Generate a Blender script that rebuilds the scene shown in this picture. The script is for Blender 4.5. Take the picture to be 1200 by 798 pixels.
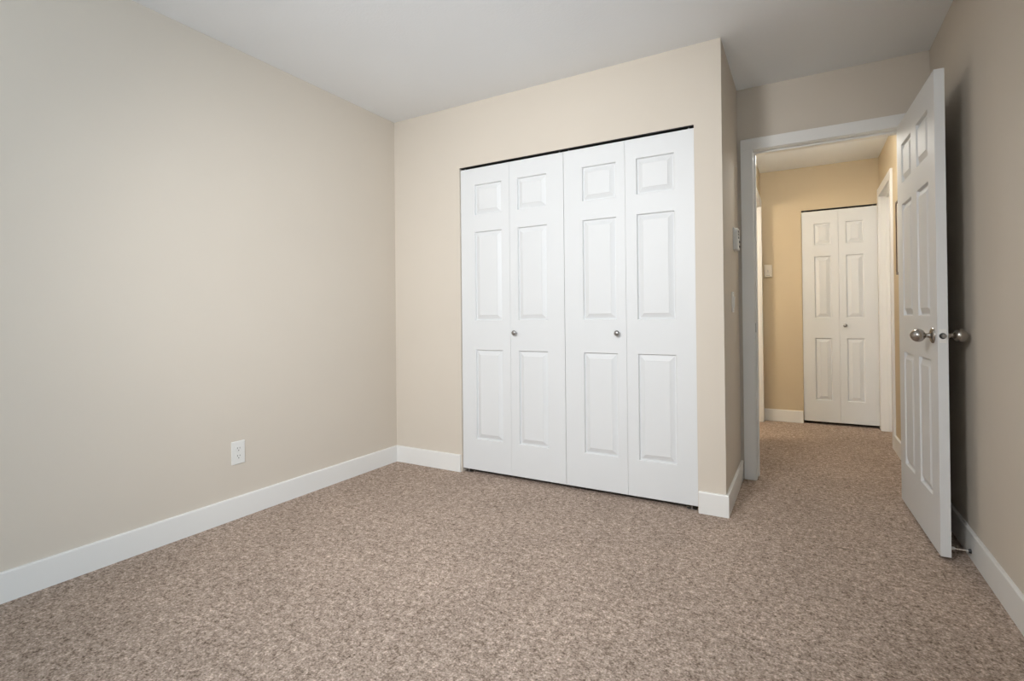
import bpy, bmesh, math, random
from mathutils import Matrix, Vector

# ------------------------------------------------------------------ reset
for o in list(bpy.data.objects):
    bpy.data.objects.remove(o, do_unlink=True)
scene = bpy.context.scene
COL = scene.collection

# ------------------------------------------------------------------ camera
cam_d = bpy.data.cameras.new('camera')
cam = bpy.data.objects.new('camera', cam_d)
COL.objects.link(cam)
FPX, SHIFT_PX = 599.494, -30.429
cam_d.sensor_fit = 'HORIZONTAL'
cam_d.sensor_width = 36.0
cam_d.lens = FPX / 1200 * 36.0
cam_d.shift_y = SHIFT_PX / 1200
cam_d.clip_start = 0.02
YAW, PITCH, ROLL = 0.5183, 0.0059, -0.0102
fw = Vector((-math.sin(YAW) * math.cos(PITCH), math.cos(YAW) * math.cos(PITCH), math.sin(PITCH)))
rt = fw.cross(Vector((0, 0, 1))).normalized()
up = rt.cross(fw)
r2 = rt * math.cos(ROLL) + up * math.sin(ROLL)
u2 = up * math.cos(ROLL) - rt * math.sin(ROLL)
M = Matrix((r2, u2, -fw)).transposed().to_4x4()
M.translation = Vector((2.5592, -2.7926, 1.0227))
cam.matrix_world = M
scene.camera = cam

# ------------------------------------------------------------------ world + light
DAY = 16.0
world = bpy.data.worlds.new('world')
scene.world = world
world.use_nodes = True
bg = world.node_tree.nodes['Background']
bg.inputs['Color'].default_value = (0.73, 0.88, 1.02, 1)      # overcast sky, even all round
bg.inputs['Strength'].default_value = DAY

# window in the right wall, behind the photographer
WIN = dict(y0=-3.80, y1=-2.60, z0=0.85, z1=2.12)
YR = -3.95
WXO = 3.164 + 0.125
pd = bpy.data.lights.new('window_portal', 'AREA')
pd.shape = 'RECTANGLE'
pd.size = WIN['z1'] - WIN['z0']
pd.size_y = WIN['y1'] - WIN['y0']
pd.cycles.is_portal = True
po = bpy.data.objects.new('window_portal', pd)
po.location = (WXO, (WIN['y0'] + WIN['y1']) / 2, (WIN['z0'] + WIN['z1']) / 2)
po.rotation_euler = (0, math.radians(90), 0)
COL.objects.link(po)

SPOT_W = 252.0           # added spot standing in for a flash, unseen behind the camera
SPOT_COL = (1.0, 1.0, 1.0)
SPOT_AT = (1.50, -3.00, 2.10)
SPOT_TO = (1.12, 0.0, 0.82)
SPOT_DEG = 100
HALL_W = 16.0            # lamp wattages (lamps are built further down)
SIDE_W = 38.0
WARM = (1.0, 0.99, 0.93)
WARM_SIDE = (1.0, 0.91, 0.75)

vs = scene.view_settings
vs.view_transform = 'Standard'
vs.look = 'None'
vs.gamma = 1.0
vs.use_curve_mapping = False
vs.exposure = 0.03

# ------------------------------------------------------------------ dimensions
H, HH = 2.44, 2.41            # bedroom / hall ceiling
W1, D, W2 = 2.207, 0.715, 3.164
XA, XB, HT = 0.573, 2.071, 2.022
HB, TB = 0.1125, 0.014
T = 0.12
HXL, HXR, HY = 2.200, 3.150, 2.765     # hall
FXA, FXB, FHT = 2.549, 3.137, 2.003    # hall closet opening
JL, JR, JH = 2.297, 3.052, 2.045       # bedroom doorway, clear opening
SY0, SY1, SH = 1.86, 2.645, 2.06       # doorway in hall left wall
RY0, RY1, RH = 2.03, 2.675, 2.045      # door in hall right wall
D2 = D + T                             # hall side of the doorway wall

# ------------------------------------------------------------------ materials
def mat(name, col, rough=0.5, metal=0.0, bump=None, spec=0.5):
    m = bpy.data.materials.new(name)
    m.use_nodes = True
    nt = m.node_tree
    b = nt.nodes['Principled BSDF']
    b.inputs['Base Color'].default_value = (*col, 1)
    b.inputs['Roughness'].default_value = rough
    b.inputs['Metallic'].default_value = metal
    b.inputs['Specular IOR Level'].default_value = spec
    if bump:
        sc, st, dist = bump
        tc = nt.nodes.new('ShaderNodeTexCoord')
        n = nt.nodes.new('ShaderNodeTexNoise')
        n.inputs['Scale'].default_value = sc
        n.inputs['Detail'].default_value = 3
        bp = nt.nodes.new('ShaderNodeBump')
        bp.inputs['Strength'].default_value = st
        bp.inputs['Distance'].default_value = dist
        nt.links.new(tc.outputs['Object'], n.inputs['Vector'])
        nt.links.new(n.outputs['Fac'], bp.inputs['Height'])
        nt.links.new(bp.outputs['Normal'], b.inputs['Normal'])
        # very light unevenness of the paint
        mx = nt.nodes.new('ShaderNodeMix')
        mx.data_type = 'RGBA'
        mx.inputs[6].default_value = (*[c * 0.97 for c in col], 1)
        mx.inputs[7].default_value = (*[min(1, c * 1.03) for c in col], 1)
        n2 = nt.nodes.new('ShaderNodeTexNoise')
        n2.inputs['Scale'].default_value = 1.7
        nt.links.new(tc.outputs['Object'], n2.inputs['Vector'])
        nt.links.new(n2.outputs['Fac'], mx.inputs[0])
        nt.links.new(mx.outputs[2], b.inputs['Base Color'])
    return m

PAINT = mat('beige_wall_paint', (0.655, 0.59, 0.508), 0.75, bump=(260, 0.10, 0.002), spec=0.2)
HPAINT = mat('tan_hall_paint', (0.60, 0.495, 0.345), 0.75, bump=(260, 0.10, 0.002), spec=0.2)
CEIL = mat('ceiling_paint', (0.90, 0.915, 0.93), 0.9, bump=(90, 0.25, 0.003), spec=0.2)
TRIM = mat('white_trim_paint', (0.81, 0.80, 0.775), 0.35, bump=(120, 0.03, 0.001))
DOOR = mat('white_door_paint', (0.725, 0.732, 0.735), 0.48, bump=(200, 0.04, 0.001), spec=0.35)
NICKEL = mat('brushed_nickel', (0.42, 0.39, 0.36), 0.24, 1.0)
STEEL = mat('dull_steel', (0.38, 0.37, 0.36), 0.38, 1.0)
BLACK = mat('black_track', (0.012, 0.011, 0.010), 0.5)
PLASTIC = mat('white_plastic', (0.78, 0.77, 0.74), 0.3)
IVORY = mat('ivory_plastic', (0.72, 0.66, 0.56), 0.4)
DARKP = mat('dark_plastic', (0.03, 0.03, 0.032), 0.4)
GREYP = mat('grey_lcd', (0.22, 0.24, 0.23), 0.25)
WOOD = mat('dark_frame_wood', (0.075, 0.038, 0.02), 0.45)
MATB = mat('picture_mat', (0.70, 0.66, 0.58), 0.8)
ARTM = mat('picture_print', (0.30, 0.28, 0.24), 0.6)
CHROME = mat('bright_chrome', (0.82, 0.81, 0.79), 0.2, 1.0)
RUBBER = mat('white_rubber', (0.75, 0.74, 0.71), 0.6)

def carpet_mat():
    m = bpy.data.materials.new('speckled_carpet')
    m.use_nodes = True
    nt = m.node_tree
    L = nt.links.new
    b = nt.nodes['Principled BSDF']
    b.inputs['Roughness'].default_value = 1.0
    b.inputs['Specular IOR Level'].default_value = 0.05
    tc = nt.nodes.new('ShaderNodeTexCoord')
    def noise(sc, det=2.0, rough=0.55):
        n = nt.nodes.new('ShaderNodeTexNoise')
        n.inputs['Scale'].default_value = sc
        n.inputs['Detail'].default_value = det
        n.inputs['Roughness'].default_value = rough
        L(tc.outputs['Object'], n.inputs['Vector'])
        return n.outputs['Fac']
    def math_(op, a, b_):
        n = nt.nodes.new('ShaderNodeMath'); n.operation = op
        for i, v in enumerate((a, b_)):
            if isinstance(v, float): n.inputs[i].default_value = v
            else: L(v, n.inputs[i])
        return n.outputs[0]
    fine = noise(150, 2.5, 0.65)          # single tufts
    clump = noise(62, 2.0)                # groups of tufts
    patch = noise(24, 2.0)                # faint mottling
    f = math_('ADD', math_('MULTIPLY', fine, 0.60), math_('ADD', math_('MULTIPLY', clump, 0.42), math_('MULTIPLY', patch, 0.20)))
    f = math_('SUBTRACT', f, 0.11)
    r = nt.nodes.new('ShaderNodeValToRGB')
    cr = r.color_ramp
    cr.elements[0].position = 0.33
    cr.elements[0].color = (0.125, 0.088, 0.066, 1)
    cr.elements[1].position = 0.68
    cr.elements[1].color = (0.80, 0.655, 0.560, 1)
    e = cr.elements.new(0.44); e.color = (0.310, 0.238, 0.190, 1)
    e = cr.elements.new(0.55); e.color = (0.490, 0.388, 0.322, 1)
    L(f, r.inputs['Fac'])
    # large soft tone drift (pile lay)
    n2 = nt.nodes.new('ShaderNodeTexNoise')
    n2.inputs['Scale'].default_value = 3.0
    n2.inputs['Detail'].default_value = 2
    L(tc.outputs['Object'], n2.inputs['Vector'])
    mr = nt.nodes.new('ShaderNodeMapRange')
    mr.inputs['From Min'].default_value = 0.3
    mr.inputs['From Max'].default_value = 0.7
    mr.inputs['To Min'].default_value = 0.94
    mr.inputs['To Max'].default_value = 1.06
    L(n2.outputs['Fac'], mr.inputs['Value'])
    mul = nt.nodes.new('ShaderNodeVectorMath'); mul.operation = 'SCALE'
    L(r.outputs['Color'], mul.inputs[0])
    L(mr.outputs['Result'], mul.inputs['Scale'])
    L(mul.outputs['Vector'], b.inputs['Base Color'])
    n3 = nt.nodes.new('ShaderNodeTexNoise')
    n3.inputs['Scale'].default_value = 190
    n3.inputs['Detail'].default_value = 2
    L(tc.outputs['Object'], n3.inputs['Vector'])
    bp = nt.nodes.new('ShaderNodeBump')
    bp.inputs['Strength'].default_value = 0.8
    bp.inputs['Distance'].default_value = 0.006
    L(n3.outputs['Fac'], bp.inputs['Height'])
    L(bp.outputs['Normal'], b.inputs['Normal'])
    return m
CARPET = carpet_mat()

def glass_mat():
    m = bpy.data.materials.new('window_glass')
    m.use_nodes = True
    nt = m.node_tree
    nt.nodes.clear()
    out = nt.nodes.new('ShaderNodeOutputMaterial')
    tr = nt.nodes.new('ShaderNodeBsdfTransparent')
    gl = nt.nodes.new('ShaderNodeBsdfGlossy')
    gl.inputs['Roughness'].default_value = 0.02
    mx = nt.nodes.new('ShaderNodeMixShader')
    mx.inputs[0].default_value = 0.06
    nt.links.new(tr.outputs[0], mx.inputs[1])
    nt.links.new(gl.outputs[0], mx.inputs[2])
    nt.links.new(mx.outputs[0], out.inputs[0])
    return m
GLASS = glass_mat()

def emit_mat(name, col, s):
    m = bpy.data.materials.new(name)
    m.use_nodes = True
    nt = m.node_tree
    b = nt.nodes['Principled BSDF']
    b.inputs['Base Color'].default_value = (0.8, 0.8, 0.78, 1)
    b.inputs['Emission Color'].default_value = (*col, 1)
    b.inputs['Emission Strength'].default_value = s
    return m

# ------------------------------------------------------------------ mesh helpers
class MB:
    def __init__(self):
        self.bm = bmesh.new()

    def box(self, x0, x1, y0, y1, z0, z1, bev=0.0, seg=2):
        vs_ = [self.bm.verts.new((x, y, z)) for x in (x0, x1) for y in (y0, y1) for z in (z0, z1)]
        idx = [(0, 1, 3, 2), (4, 6, 7, 5), (0, 4, 5, 1), (2, 3, 7, 6), (0, 2, 6, 4), (1, 5, 7, 3)]
        fs = [self.bm.faces.new([vs_[i] for i in f]) for f in idx]
        if bev > 0:
            es = list({e for f in fs for e in f.edges})
            bmesh.ops.bevel(self.bm, geom=es, offset=bev, segments=seg, affect='EDGES', profile=0.5)
        return self

    def quad(self, *pts):
        self.bm.faces.new([self.bm.verts.new(p) for p in pts])
        return self

    def prism(self, prof, axis, a, b, frame):
        """prof: list of 2-D points, frame(u, v, t) -> xyz, swept from t=a to t=b"""
        A = [self.bm.verts.new(frame(u, v, a)) for u, v in prof]
        B = [self.bm.verts.new(frame(u, v, b)) for u, v in prof]
        n = len(prof)
        for i in range(n):
            j = (i + 1) % n
            self.bm.faces.new((A[i], A[j], B[j], B[i]))
        self.bm.faces.new(A[::-1]); self.bm.faces.new(B)
        return self

    def lathe(self, prof, origin, direction, n=32):
        """prof: list of (radius, distance along direction)"""
        d = Vector(direction).normalized()
        a = d.orthogonal().normalized()
        c = d.cross(a)
        o = Vector(origin)
        rings = []
        for r, h in prof:
            if r < 1e-6:
                rings.append([self.bm.verts.new(o + d * h)])
            else:
                rings.append([self.bm.verts.new(o + d * h + (a * math.cos(2 * math.pi * k / n) + c * math.sin(2 * math.pi * k / n)) * r) for k in range(n)])
        for A, B in zip(rings, rings[1:]):
            for k in range(n):
                k2 = (k + 1) % n
                if len(A) == 1 and len(B) == 1:
                    continue
                if len(A) == 1:
                    self.bm.faces.new((A[0], B[k], B[k2]))
                elif len(B) == 1:
                    self.bm.faces.new((A[k], B[0], A[k2]))
                else:
                    self.bm.faces.new((A[k], B[k], B[k2], A[k2]))
        return self

    def build(self, name, material, parent=None, smooth=False, loc=None, weld=False):
        if weld:
            bmesh.ops.remove_doubles(self.bm, verts=self.bm.verts, dist=1e-5)
        bmesh.ops.recalc_face_normals(self.bm, faces=self.bm.faces)
        me = bpy.data.meshes.new(name)
        self.bm.to_mesh(me)
        self.bm.free()
        if smooth:
            for p in me.polygons:
                p.use_smooth = True
            me.set_sharp_from_angle(angle=math.radians(38))
        me.materials.append(material)
        o = bpy.data.objects.new(name, me)
        COL.objects.link(o)
        if loc:
            o.location = loc
        if parent:
            o.parent = parent
        return o

def tag(o, label=None, cat=None, group=None, kind=None):
    if label: o['label'] = label
    if cat: o['category'] = cat
    if group: o['group'] = group
    if kind: o['kind'] = kind
    return o

def empty(name, loc=(0, 0, 0), rz=0.0):
    o = bpy.data.objects.new(name, None)
    o.empty_display_size = 0.1
    COL.objects.link(o)
    o.location = loc
    o.rotation_euler = (0, 0, rz)
    return o

def struct(name, mb, m, parent=None, label=None, **k):
    o = mb.build(name, m, parent, **k)
    if parent is None:
        o['kind'] = 'structure'
        if label: o['label'] = label
    return o

# ------------------------------------------------------------------ the setting
struct('floor', MB().box(-0.3, 4.2, YR - 0.2, 3.7, -0.06, 0.0), CARPET,
       label='speckled brown-grey carpet running from bedroom into hall')
struct('ceiling', MB().box(-T, W2 + T, YR - T, D, H, H + 0.1), CEIL, label='white painted bedroom ceiling')
struct('ceiling_hall', MB().box(0.2, HXR + 0.9, D + 0.001, 3.65, HH, HH + 0.1), CEIL, label='hallway ceiling beyond the doorway')
struct('wall_left', MB().box(-T, 0, YR - T, D2, 0, H), PAINT, label='long beige wall on the left')
m = MB()
m.box(0, XA, 0, 0.1, 0, H); m.box(XB, W1, 0, 0.1, 0, H); m.box(XA, XB, 0, 0.1, HT, H)
struct('wall_closet', m, PAINT, label='beige wall around the white closet doors')
struct('wall_return', MB().box(W1 - 0.1, W1, 0.1, D, 0, H), PAINT, label='narrow beige side wall between closet and doorway')
m = MB()
JB = 0.018
m.box(0, JL - JB, D, D2, 0, H); m.box(JR + JB, W2 + T, D, D2, 0, H); m.box(JL - JB, JR + JB, D, D2, JH + JB, H)
struct('wall_doorway', m, PAINT, label='beige wall over the open doorway')
m = MB()
m.box(W2, W2 + T, YR - T, WIN['y0'], 0, H); m.box(W2, W2 + T, WIN['y1'], D, 0, H)
m.box(W2, W2 + T, WIN['y0'], WIN['y1'], 0, WIN['z0']); m.box(W2, W2 + T, WIN['y0'], WIN['y1'], WIN['z1'], H)
struct('wall_right', m, PAINT, label='shaded beige wall on the right behind the open door')
struct('wall_rear', MB().box(0, W2, YR - T, YR, 0, H), PAINT)
# hall
HW = 0.1
m = MB()
m.box(HXL - HW, HXL, D2, SY0 - JB, 0, HH); m.box(HXL - HW, HXL, SY1 + JB, HY, 0, HH)
m.box(HXL - HW, HXL, SY0 - JB, SY1 + JB, SH + JB, HH)
struct('wall_hall_left', m, HPAINT, label='left wall of the hallway')
m = MB()
m.box(HXR, HXR + 0.115, D2, RY0 - JB, 0, HH); m.box(HXR, HXR + 0.115, RY1 + JB, HY, 0, HH)
m.box(HXR, HXR + 0.115, RY0 - JB, RY1 + JB, RH + JB, HH)
struct('wall_hall_right', m, HPAINT, label='right wall of the hallway with a white door')
m = MB()
m.box(0.8, FXA, HY, HY + 0.1, 0, HH); m.box(FXB, HXR + 0.115, HY, HY + 0.1, 0, HH); m.box(FXA, FXB, HY, HY + 0.1, FHT, HH)
struct('wall_hall_far', m, HPAINT, label='warm lit end wall of the hallway')
struct('wall_side_room', MB().box(0.7, 0.8, D2, HY + 0.1, 0, HH), HPAINT)
# closed-off volumes behind closet doors and side door (unlit)
m = MB()
m.box(FXA - 0.3, HXR + 0.3, 3.5, 3.6, 0, HH); m.box(FXA - 0.4, FXA - 0.3, HY + 0.1, 3.6, 0, HH)
m.box(HXR + 0.3, HXR + 0.4, HY + 0.1, 3.6, 0, HH)
struct('wall_hall_closet', m, HPAINT)
m = MB()
m.box(HXR + 0.8, HXR + 0.9, D2, HY + 0.1, 0, HH); m.box(HXR + 0.115, HXR + 0.8, D2, D2 + 0.05, 0, HH); m.box(HXR + 0.115, HXR + 0.8, HY, HY + 0.1, 0, HH)
struct('wall_other_room', m, HPAINT)

# ------------------------------------------------------------------ baseboards
def base_prof(t=TB, h=HB):
    return [(0, 0), (t, 0), (t, h - 0.005), (t - 0.0015, h - 0.0015), (t - 0.005, h), (0, h)]

def baseboard(name, frame, a, b, h=HB, label=None):
    return struct(name, MB().prism(base_prof(h=h), None, a, b, frame), TRIM, label=label)

baseboard('baseboard_left', lambda u, v, t: (u, t, v), YR, -TB * 0, label='white baseboard along the left wall')
baseboard('baseboard_closet', lambda u, v, t: (t, -u, v), TB, XA - 0.006, label='short white baseboard left of the closet doors')
# mitred corner piece round the closet's outer corner
m = MB()
pr = base_prof()
A = [m.bm.verts.new((XB + 0.004, -u, v)) for u, v in pr]
B = [m.bm.verts.new((W1 + u, -u, v)) for u, v in pr]
C_ = [m.bm.verts.new((W1 + u, D, v)) for u, v in pr]
for P, Q in ((A, B), (B, C_)):
    for i in range(len(pr)):
        j = (i + 1) % len(pr)
        m.bm.faces.new((P[i], P[j], Q[j], Q[i]))
m.bm.faces.new(A); m.bm.faces.new(C_)
struct('baseboard_return', m, TRIM, label='white baseboard wrapping the corner right of the closet')
baseboard('baseboard_right', lambda u, v, t: (W2 - u, t, v), YR, D, label='white baseboard along the right wall')
baseboard('baseboard_rear', lambda u, v, t: (t, YR + u, v), TB, W2 - TB)
baseboard('baseboard_hall_far', lambda u, v, t: (t, HY - u, v), HXL + 0.016, FXA - 0.004, label='short white baseboard at the hallway end')
baseboard('baseboard_hall_right', lambda u, v, t: (HXR - u, t, v), D2 + 0.02, RY0 - 0.076, label='white baseboard on hallway right wall')
baseboard('baseboard_hall_left', lambda u, v, t: (HXL + u, t, v), D2, SY0 - 0.076)

# ------------------------------------------------------------------ door trims
CW, CT = 0.07, 0.016
def doorway_trim(name, lo, hi, top, face, depth, fr, sides, label, stop_at=None):
    """Casing + jamb of a doorway. fr(s, n, z): s along the wall, n = distance out of the wall face (negative into the wall)."""
    root = tag(empty(name, fr(lo, 0, 0)), label, kind='structure')
    inv = Vector(fr(lo, 0, 0))
    def bx(nm, s0, s1, n0, n1, z0, z1, bev=0.0015, mt=TRIM, par=root):
        P, Q = Vector(fr(s0, n0, z0)) - inv, Vector(fr(s1, n1, z1)) - inv
        return MB().box(min(P.x, Q.x), max(P.x, Q.x), min(P.y, Q.y), max(P.y, Q.y), z0, z1, bev).build(nm, mt, par)
    for n0, n1 in sides:
        bx('casing', lo - CW - 0.001, lo - 0.003, n0, n1, 0, top + 0.003)
        bx('casing', hi + 0.003, hi + CW + 0.001, n0, n1, 0, top + 0.003)
        bx('head_casing', lo - CW - 0.001, hi + CW + 0.001, n0, n1, top + 0.003, top + CW + 0.003)
    bx('jamb', lo - JB, lo, -depth, 0, 0, top + JB, 0)
    bx('jamb', hi, hi + JB, -depth, 0, 0, top + JB, 0)
    bx('head_jamb', lo, hi, -depth, 0, top, top + JB, 0)
    if stop_at:
        s0, s1 = stop_at
        bx('stop', lo, lo + 0.011, s0, s1, 0.012, top - 0.011, 0.002)
        bx('stop', hi - 0.011, hi, s0, s1, 0.012, top - 0.011, 0.002)
        bx('head_stop', lo, hi, s0, s1, top - 0.011, top, 0.002)
    return root, bx

t1, bx1 = doorway_trim('trim_1', JL, JR, JH, D, T, lambda s, n, z: (s, D - n, z), [(0, CT), (-T - CT, -T)],
                       'white door casing framing the opening to the hall', stop_at=(-0.075, -0.040))
# latch strike on the left jamb
sp = MB().box(0, 0.0025, 0.008, 0.038, 0.915, 0.972, 0.001).build('strike_plate', STEEL, t1)
tag(sp, 'small steel strike plate')
t2, bx2 = doorway_trim('trim_2', SY0, SY1, SH, HXL, HW, lambda s, n, z: (HXL + n, s, z), [(0, CT)],
                       'white casing on the left hallway wall', stop_at=(-0.075, -0.04))
t3, bx3 = doorway_trim('trim_3', RY0, RY1, RH, HXR, 0.115, lambda s, n, z: (HXR - n, s, z), [(0, CT)],
                       'white casing on the right hallway wall', stop_at=(-0.072, -0.037))

# ------------------------------------------------------------------ window behind the camera
wr = tag(empty('window_1', (W2, (WIN['y0'] + WIN['y1']) / 2, WIN['z0'])), kind='structure')
wy = (WIN['y1'] - WIN['y0']) / 2
wz = WIN['z1'] - WIN['z0']
m = MB()
m.box(0.03, 0.09, -wy, -wy + 0.05, 0, wz); m.box(0.03, 0.09, wy - 0.05, wy, 0, wz)
m.box(0.03, 0.09, -wy + 0.05, wy - 0.05, 0, 0.05); m.box(0.03, 0.09, -wy + 0.05, wy - 0.05, wz - 0.05, wz)
m.box(0.035, 0.085, -0.025, 0.025, 0.05, wz - 0.05)
m.build('window_frame', TRIM, wr)
for s in (-1, 1):
    a, b = sorted((s * 0.025, s * (wy - 0.05)))
    MB().box(0.060, 0.064, a, b, 0.05, wz - 0.05).build('pane', GLASS, wr)
MB().box(-0.04, 0.0, -wy - 0.05, wy + 0.05, -0.03, 0.0, 0.003).build('window_sill', TRIM, wr)

# ------------------------------------------------------------------ panelled leaves
def leaf_mesh(w, z0, z1, th, cols, rows, two_sided=False, edge=0.0015):
    """Panelled slab: local x 0..w, y 0 (front) .. th (back), z0..z1. Moulded recesses; the raised fields are parts of their own."""
    m = MB()
    DEP, LIP = 0.0125, 0.005
    def face(yf, sgn):
        xs = [0.0] + [v for c in cols for v in c] + [w]
        zs = [z0] + [v for r in rows for v in r] + [z1]
        for i in range(len(xs) - 1):
            for k in range(len(zs) - 1):
                if i % 2 == 1 and k % 2 == 1:
                    xa, xb, za, zb = xs[i], xs[i + 1], zs[k], zs[k + 1]
                    prev = [(xa, yf, za), (xb, yf, za), (xb, yf, zb), (xa, yf, zb)]
                    # rounded drop into the groove
                    for f, g in ((0.25, 0.10), (0.6, 0.45), (0.85, 0.85), (1.0, 1.0)):
                        e = LIP * f
                        y = yf + sgn * DEP * g
                        cur = [(xa + e, y, za + e), (xb - e, y, za + e), (xb - e, y, zb - e), (xa + e, y, zb - e)]
                        for q in range(4):
                            q2 = (q + 1) % 4
                            m.quad(prev[q], prev[q2], cur[q2], cur[q])
                        prev = cur
                    m.quad(*prev)
                else:
                    m.quad((xs[i], yf, zs[k]), (xs[i + 1], yf, zs[k]), (xs[i + 1], yf, zs[k + 1]), (xs[i], yf, zs[k + 1]))
    face(0.0, 1)
    if two_sided:
        face(th, -1)
    else:
        m.quad((0, th, z0), (w, th, z0), (w, th, z1), (0, th, z1))
    m.quad((0, 0, z0), (w, 0, z0), (w, th, z0), (0, th, z0))
    m.quad((0, 0, z1), (w, 0, z1), (w, th, z1), (0, th, z1))
    m.quad((0, 0, z0), (0, th, z0), (0, th, z1), (0, 0, z1))
    m.quad((w, 0, z0), (w, th, z0), (w, th, z1), (w, 0, z1))
    return m

def panel_mesh(xa, xb, za, zb, yf, sgn, rise=0.027):
    """Raised field: sloped border up to a flat field a hair below the face."""
    m = MB()
    DEP, LIP, TOP = 0.0124, 0.007, 0.0006
    prev = None
    steps = [(LIP, DEP), (LIP + 0.004, DEP - 0.0006), (LIP + rise, 0.0020), (LIP + rise + 0.0015, TOP)]
    for e, dpt in steps:
        y = yf + sgn * dpt
        cur = [(xa + e, y, za + e), (xb - e, y, za + e), (xb - e, y, zb - e), (xa + e, y, zb - e)]
        if prev:
            for q in range(4):
                q2 = (q + 1) % 4
                m.quad(prev[q], prev[q2], cur[q2], cur[q])
        prev = cur
    m.quad(*prev)
    return m

ROWS = [(0.227, 0.815), (1.004, 1.588), (1.697, 1.899)]

def make_leaf(name, parent, loc, w, z0, z1, th, cols, two_sided=False, rows=ROWS, rise=0.027):
    lf = leaf_mesh(w, z0, z1, th, cols, rows, two_sided).build(name, DOOR, parent, loc=loc, weld=True)
    for c in cols:
        for r in rows:
            panel_mesh(c[0], c[1], r[0], r[1], 0.0, 1, rise).build('raised_panel', DOOR, lf, weld=True)
            if two_sided:
                panel_mesh(c[0], c[1], r[0], r[1], th, -1, rise).build('raised_panel', DOOR, lf, weld=True)
    return lf

def small_knob(leaf, x, z, s=1.0):
    prof = [(0.0, 0.0), (0.0085, 0.0), (0.0085, 0.002), (0.0058, 0.004), (0.0055, 0.012), (0.0095, 0.015), (0.0140, 0.0185),
            (0.0158, 0.0225), (0.0150, 0.0265), (0.0110, 0.0300), (0.005, 0.0318), (0.0, 0.0322)]
    return MB().lathe([(r * s, h * s) for r, h in prof], (x, 0, z), (0, -1, 0), 28).build('knob', STEEL, leaf, smooth=True)

# bedroom closet: two bifold pairs
LW = (XB - XA) / 4
YD = 0.012
DZ0, DZ1 = 0.026, 2.008
g = 0.0006
def bifold(name, x, lw, y, z0, z1, colsA, colsB, knob, label, rows=ROWS, rise=0.027, g0=0.0022, g1=0.0012):
    root = tag(empty(name, (x, y, 0)), label, 'door', kind='structure')
    A = make_leaf('leaf', root, (g0, 0, 0), lw - g0 - g, z0, z1, 0.032, [(c[0] - g0, c[1] - g0) for c in colsA], rows=rows, rise=rise)
    B = make_leaf('leaf', root, (lw + g, 0, 0), lw - g - g1, z0, z1, 0.032, [(c[0] - g, c[1] - g) for c in colsB], rows=rows, rise=rise)
    lf, kx, kz = knob
    small_knob(A if lf == 0 else B, kx - (g0 if lf == 0 else g), kz)
    # pivot pins up into the track
    for px_ in (0.03, 2 * lw - 0.03):
        MB().lathe([(0, 0), (0.005, 0), (0.005, 0.012), (0, 0.012)], (px_, 0.016, z1), (0, 0, 1), 12).build('pivot_pin', STEEL, root)
    return root

bifold('door_1', XA, LW, YD, DZ0, DZ1, [(0.110, 0.317)], [(0.057, 0.262)], (1, 0.037, 0.927),
       'left pair of white six-panel bifold closet doors')
bifold('door_2', XA + 2 * LW, LW, YD, DZ0, DZ1, [(0.117, 0.322)], [(0.063, 0.270)], (0, 0.325, 0.929),
       'right pair of white six-panel bifold closet doors', g0=0.0012, g1=0.0022)
struct('trim_4', MB().box(XA + 0.002, XB - 0.002, 0.003, 0.062, HT - 0.004, HT), BLACK, label='black sliding track over the bedroom closet doors')
# floor pivot brackets at the closet jambs
for x0 in (XA + 0.012, XB - 0.062):
    b = tag(empty('pivot_bracket', (x0, 0.020, 0)),
            'small steel floor pivot bracket under the %s end of bedroom closet doors' % ('left' if x0 < 1 else 'right'), 'bracket')
    MB().box(0, 0.05, 0, 0.02, 0, 0.004).build('plate', STEEL, b)
    MB().lathe([(0, 0.004), (0.005, 0.004), (0.005, 0.024), (0, 0.024)], (0.025, 0.01, 0), (0, 0, 1), 12).build('pin', STEEL, b)

# hall closet: one bifold pair
FL = (FXB - FXA) / 2
RF = [(a * 0.985, b * 0.985) for a, b in ROWS]
bifold('door_4', FXA, FL, HY + 0.006, 0.026, FHT - 0.016, [(0.101, 0.234)], [(0.056, 0.190)], (1, 0.043, 0.920),
       'white bifold closet doors at the end of the hallway', rows=RF, rise=0.03)
struct('trim_5', MB().box(FXA + 0.002, FXB - 0.002, HY + 0.003, HY + 0.058, FHT - 0.004, FHT), BLACK,
       label='black sliding track over the hallway closet doors')

# ------------------------------------------------------------------ open bedroom door
DW, DTH = 0.758, 0.035
ang = math.radians(2.15)
d3 = tag(empty('door_3', (3.048, D - 0.022, 0), 0), 'white six-panel door standing open against the right wall', 'door', kind='structure')
# local frame: x runs from hinge towards the room (world -Y, leaning to +X), front face (y=0) looks at -X
d3.rotation_euler = (0, 0, -math.pi / 2 + ang)
# local (x,y): world dir of x = (sin(ang), -cos(ang)); local y -> (cos(ang), sin(ang)) = +X : front at y=-DTH
st, mu = 0.112, 0.108
pw = (DW - 2 * st - mu) / 2
c3 = [(st, st + pw), (st + pw + mu, DW - st)]
R3 = [(0.232, 0.822), (1.012, 1.600), (1.712, 1.915)]
lf3 = make_leaf('leaf', d3, (0, -DTH, 0), DW, 0.014, 2.040, DTH, c3, True, rows=R3)

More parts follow.
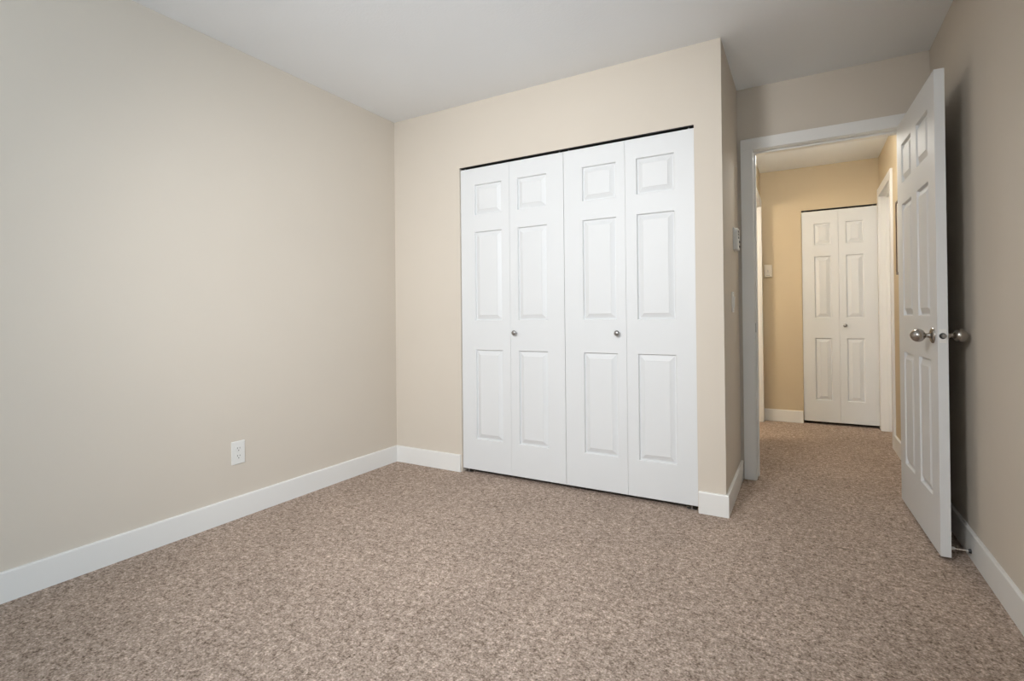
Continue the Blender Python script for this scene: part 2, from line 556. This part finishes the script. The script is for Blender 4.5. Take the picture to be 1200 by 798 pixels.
def door_knob(name, parent, x, y, z, d):
    k = MB().lathe([(0.0, 0.0), (0.0325, 0.0), (0.0335, 0.002), (0.032, 0.006), (0.026, 0.010), (0.016, 0.0125), (0.0, 0.0125)],
                   (x, y, z), d, 40).build('rosette', NICKEL, parent, smooth=True)
    prof = [(0.0, 0.010), (0.0125, 0.010), (0.0115, 0.016), (0.0095, 0.022), (0.0098, 0.026), (0.0125, 0.030)]
    # egg-shaped grip
    a, b, c0 = 0.0265, 0.0270, 0.054
    for i in range(3, 17):
        t = math.pi * i / 16
        h = c0 - a * 1.02 * math.cos(t)
        r = b * math.sin(t) * (1.0 + 0.10 * math.cos(t - 0.5))
        prof.append((max(r, 0.0) if i < 16 else 0.0, h))
    MB().lathe(prof, (x, y, z), d, 40).build(name, NICKEL, parent, smooth=True)
KX, KZ = DW - 0.062, 0.928
tag(door_knob('knob', lf3, KX, 0, KZ, (0, -1, 0)) or lf3)
door_knob('knob', lf3, KX, DTH, KZ, (0, 1, 0))
# latch plate and bolt on the door edge
MB().box(DW - 0.0005, DW + 0.0012, 0.006, 0.029, KZ - 0.029, KZ + 0.029, 0.0005).build('latch_plate', TRIM, lf3)
MB().lathe([(0.0, 0.0), (0.0125, 0.0), (0.0122, 0.0012), (0.0, 0.0012)], (DW + 0.001, DTH / 2, KZ), (1, 0, 0), 24).build('latch_bore', DARKP, lf3, smooth=True)
MB().lathe([(0.0, 0.0), (0.0085, 0.0), (0.0085, 0.008), (0.0070, 0.012), (0.0, 0.0125)], (DW + 0.001, DTH / 2 + 0.003, KZ), (1, 0, 0), 24).build('latch_bolt', STEEL, lf3, smooth=True)
for z in (0.20, 1.02, 1.83):
    h = MB()
    h.lathe([(0.0, 0.0), (0.006, 0.0), (0.006, 0.09), (0.0, 0.09)], (-0.008, 0.003, z), (0, 0, 1), 16)
    h.build('hinge', STEEL, d3, smooth=True)

# closed door in the hall's right wall (opens away from the hall)
d5 = tag(empty('door_5', (HXR + 0.073, RY1 - 0.003, 0), -math.pi / 2), 'white closed door recessed in right hallway wall', 'door', kind='structure')
w5 = RY1 - RY0 - 0.006
make_leaf('leaf', d5, (0, 0, 0), w5, 0.014, RH - 0.004, 0.035, [(0.10, 0.10 + (w5 - 0.30) / 2), (w5 - 0.10 - (w5 - 0.30) / 2, w5 - 0.10)], False, rows=R3)

# ------------------------------------------------------------------ door stop
ds = tag(empty('door_stop', (W2 - TB, -0.012, 0.036)), 'slim metal door stop on baseboard behind the open door', 'door stop')
MB().lathe([(0, 0), (0.0095, 0), (0.0095, 0.004), (0.007, 0.009), (0, 0.009)], (0, 0, 0), (-1, 0, 0), 20).build('base', DARKP, ds, smooth=True)
MB().lathe([(0, 0.008), (0.0036, 0.008), (0.0036, 0.056), (0, 0.056)], (0, 0, 0), (-1, 0, 0), 14).build('rod', CHROME, ds, smooth=True)
MB().lathe([(0, 0.052), (0.006, 0.052), (0.0075, 0.058), (0.0075, 0.070), (0.005, 0.0735), (0, 0.0735)], (0, 0, 0), (-1, 0, 0), 18).build('rubber_tip', RUBBER, ds, smooth=True)

# ------------------------------------------------------------------ wall fittings
def outlet():
    r = tag(empty('wall_outlet', (0, -1.192, 0.338)), 'white duplex power outlet low on the left wall', 'outlet')
    # local: out of wall +x, along wall y
    MB().box(0, 0.006, -0.036, 0.036, -0.059, 0.059, 0.0025).build('cover_plate', PLASTIC, r)
    for s in (-1, 1):
        z = s * 0.0195
        m = MB()
        prof = [(0.0165 * math.cos(a) * 1.0, max(-0.0138, min(0.0138, 0.0172 * math.sin(a)))) for a in [2 * math.pi * k / 28 for k in range(28)]]
        m.prism(prof, None, 0.005, 0.0085, lambda u, v, t: (t, u, z + v))
        f = m.build('receptacle', PLASTIC, r, weld=True)
        for yy, hh in ((-0.0064, 0.0042), (0.0064, 0.0035)):
            MB().box(0.0080, 0.0088, yy - 0.0011, yy + 0.0011, z + 0.004 - hh, z + 0.004 + hh).build('slot', DARKP, f)
        MB().lathe([(0, 0.0080), (0.0026, 0.0080), (0.0026, 0.0089), (0, 0.0089)], (0, 0, z - 0.0078), (1, 0, 0), 14).build('ground_hole', DARKP, f)
    MB().lathe([(0, 0.006), (0.003, 0.006), (0.0025, 0.0075), (0, 0.0078)], (0, 0, 0), (1, 0, 0), 12).build('screw', PLASTIC, r, smooth=True)
outlet()

def wall_thermostat():
    r = tag(empty('thermostat', (W1, 0.475, 1.468)), 'small white thermostat with dark buttons beside the doorway', 'thermostat')
    MB().box(0, 0.006, -0.052, 0.052, -0.066, 0.066, 0.002).build('back_plate', PLASTIC, r)
    MB().box(0.006, 0.026, -0.048, 0.048, -0.062, 0.062, 0.004).build('body', PLASTIC, r)
    for z in (0.044, 0.026, 0.008):
        MB().box(0.0255, 0.0275, -0.032, 0.004, z - 0.006, z + 0.006, 0.0008).build('display', DARKP, r)
    for z in (-0.012, -0.040):
        MB().box(0.0255, 0.0300, 0.022, 0.040, z - 0.007, z + 0.007, 0.0015).build('button', DARKP, r)
wall_thermostat()

def light_switch():
    r = tag(empty('light_switch', (W1, 0.36, 1.098)), 'white light switch plate below the thermostat', 'light switch')
    MB().box(0, 0.006, -0.036, 0.036, -0.0585, 0.0585, 0.0025).build('cover_plate', PLASTIC, r)
    MB().box(0.006, 0.0085, -0.0165, 0.0165, -0.0335, 0.0335, 0.001).build('rocker_frame', PLASTIC, r)
    MB().prism([(0.008, -0.031), (0.0100, -0.031), (0.0130, 0.031), (0.008, 0.031)], None, -0.0145, 0.0145, lambda u, v, t: (u, t, v)).build('rocker', PLASTIC, r)
    for z in (-0.048, 0.048):
        MB().lathe([(0, 0.006), (0.003, 0.006), (0.0025, 0.0072), (0, 0.0075)], (0, 0, z), (1, 0, 0), 12).build('screw', STEEL, r, smooth=True)
light_switch()

def hall_thermostat():
    r = tag(empty('thermostat', (2.263, HY, 1.447)), 'small beige dial thermostat on the hallway end wall', 'thermostat')
    MB().box(-0.035, 0.035, -0.006, 0, -0.062, 0.062, 0.002).build('back_plate', IVORY, r)
    MB().box(-0.031, 0.031, -0.028, -0.006, -0.058, 0.058, 0.005).build('body', IVORY, r)
    MB().lathe([(0, 0.027), (0.017, 0.027), (0.016, 0.033), (0.0, 0.034)], (0, 0, -0.004), (0, -1, 0), 28).build('dial', IVORY, r, smooth=True)
    MB().box(-0.002, 0.002, -0.0352, -0.033, -0.012, 0.012).build('pointer', STEEL, r)
    MB().box(-0.016, 0.016, -0.0288, -0.027, -0.046, -0.038).build('scale', STEEL, r)
hall_thermostat()

def picture():
    y0, y1, z0, z1 = 1.28, 1.735, 1.300, 1.815
    r = tag(empty('picture_frame', (HXR, (y0 + y1) / 2, z0)), 'thin dark framed picture on hallway right wall', 'picture')
    w, h, b = (y1 - y0) / 2, z1 - z0, 0.014
    for n_, a in (('frame_side', (-w, -w + b, 0, h)), ('frame_side', (w - b, w, 0, h)), ('frame_rail', (-w + b, w - b, 0, b)), ('frame_rail', (-w + b, w - b, h - b, h))):
        MB().box(-0.015, 0, a[0], a[1], a[2], a[3], 0.0015).build(n_, WOOD, r)
    MB().box(-0.008, -0.002, -w + b, w - b, b, h - b).build('mat_board', MATB, r)
    MB().box(-0.0092, -0.008, -w + 0.09, w - 0.09, 0.09, h - 0.09).build('print', ARTM, r)
picture()

# ------------------------------------------------------------------ lamps that light the hall
def dome_lamp(name, loc, watts, label, col, soft, drop=0.19, rad=0.13):
    r = tag(empty(name, loc), label, 'lamp')
    MB().lathe([(0, 0), (rad * 0.75, 0), (rad * 0.75, -0.022), (0, -0.022)], (0, 0, 0), (0, 0, 1), 32).build('canopy', NICKEL, r, smooth=True)
    prof = [(rad, -0.022)] + [(rad * math.cos(a), -0.022 - 0.085 * math.sin(a)) for a in [math.pi / 2 * k / 8 for k in range(1, 8)]] + [(0, -0.107)]
    MB().lathe(prof, (0, 0, 0), (0, 0, 1), 32).build('glass_shade', emit_mat(name + '_glow', col, 4.0), r, smooth=True)
    ld = bpy.data.lights.new(name + '_bulb', 'POINT')
    ld.energy = watts
    ld.color = col
    ld.shadow_soft_size = soft
    lo = bpy.data.objects.new(name + '_bulb', ld)
    lo.location = (0, 0, -drop)
    lo.parent = r
    COL.objects.link(lo)
    return r
dome_lamp('ceiling_lamp', (2.55, 1.30, HH), HALL_W, 'pale dome lamp on the hallway ceiling', WARM, 0.10)
dome_lamp('ceiling_lamp', (1.10, 1.36, 2.12), SIDE_W, 'warm dome lamp in the room left of the hallway', WARM_SIDE, 0.16, 0.28)

# flash stand-in aimed at the closet; the unseen bowl fixture is added around it
def added_flash():
    at, to = Vector(SPOT_AT), Vector(SPOT_TO)
    r = tag(empty('added_flash_lamp', (at.x, at.y, H)), 'added bowl reflector standing in for a flash, unseen behind the camera', 'lamp')
    d = (to - at).normalized()
    loc = Vector((0, 0, at.z - H))
    MB().lathe([(0, 0), (0.05, 0), (0.05, -0.015), (0, -0.015)], (0, 0, 0), (0, 0, 1), 28).build('canopy', NICKEL, r, smooth=True)
    MB().lathe([(0, -0.012), (0.007, -0.012), (0.007, loc.z + 0.07), (0, loc.z + 0.07)], (0, 0, 0), (0, 0, 1), 14).build('stem', NICKEL, r, smooth=True)
    MB().lathe([(0, -0.20), (0.06, -0.195), (0.16, -0.15), (0.24, -0.08), (0.28, -0.012), (0.274, -0.010), (0.234, -0.078), (0.156, -0.146), (0.06, -0.188), (0, -0.192)], loc, d, 32).build('head', NICKEL, r, smooth=True)
    ld = bpy.data.lights.new('flash_light', 'SPOT')
    ld.energy = SPOT_W
    ld.color = SPOT_COL
    ld.spot_size = math.radians(SPOT_DEG)
    ld.spot_blend = 1.0
    ld.shadow_soft_size = 0.25
    lo = bpy.data.objects.new('flash_light', ld)
    lo.location = loc
    lo.rotation_euler = d.to_track_quat('-Z', 'Y').to_euler()
    lo.parent = r
    COL.objects.link(lo)
added_flash()
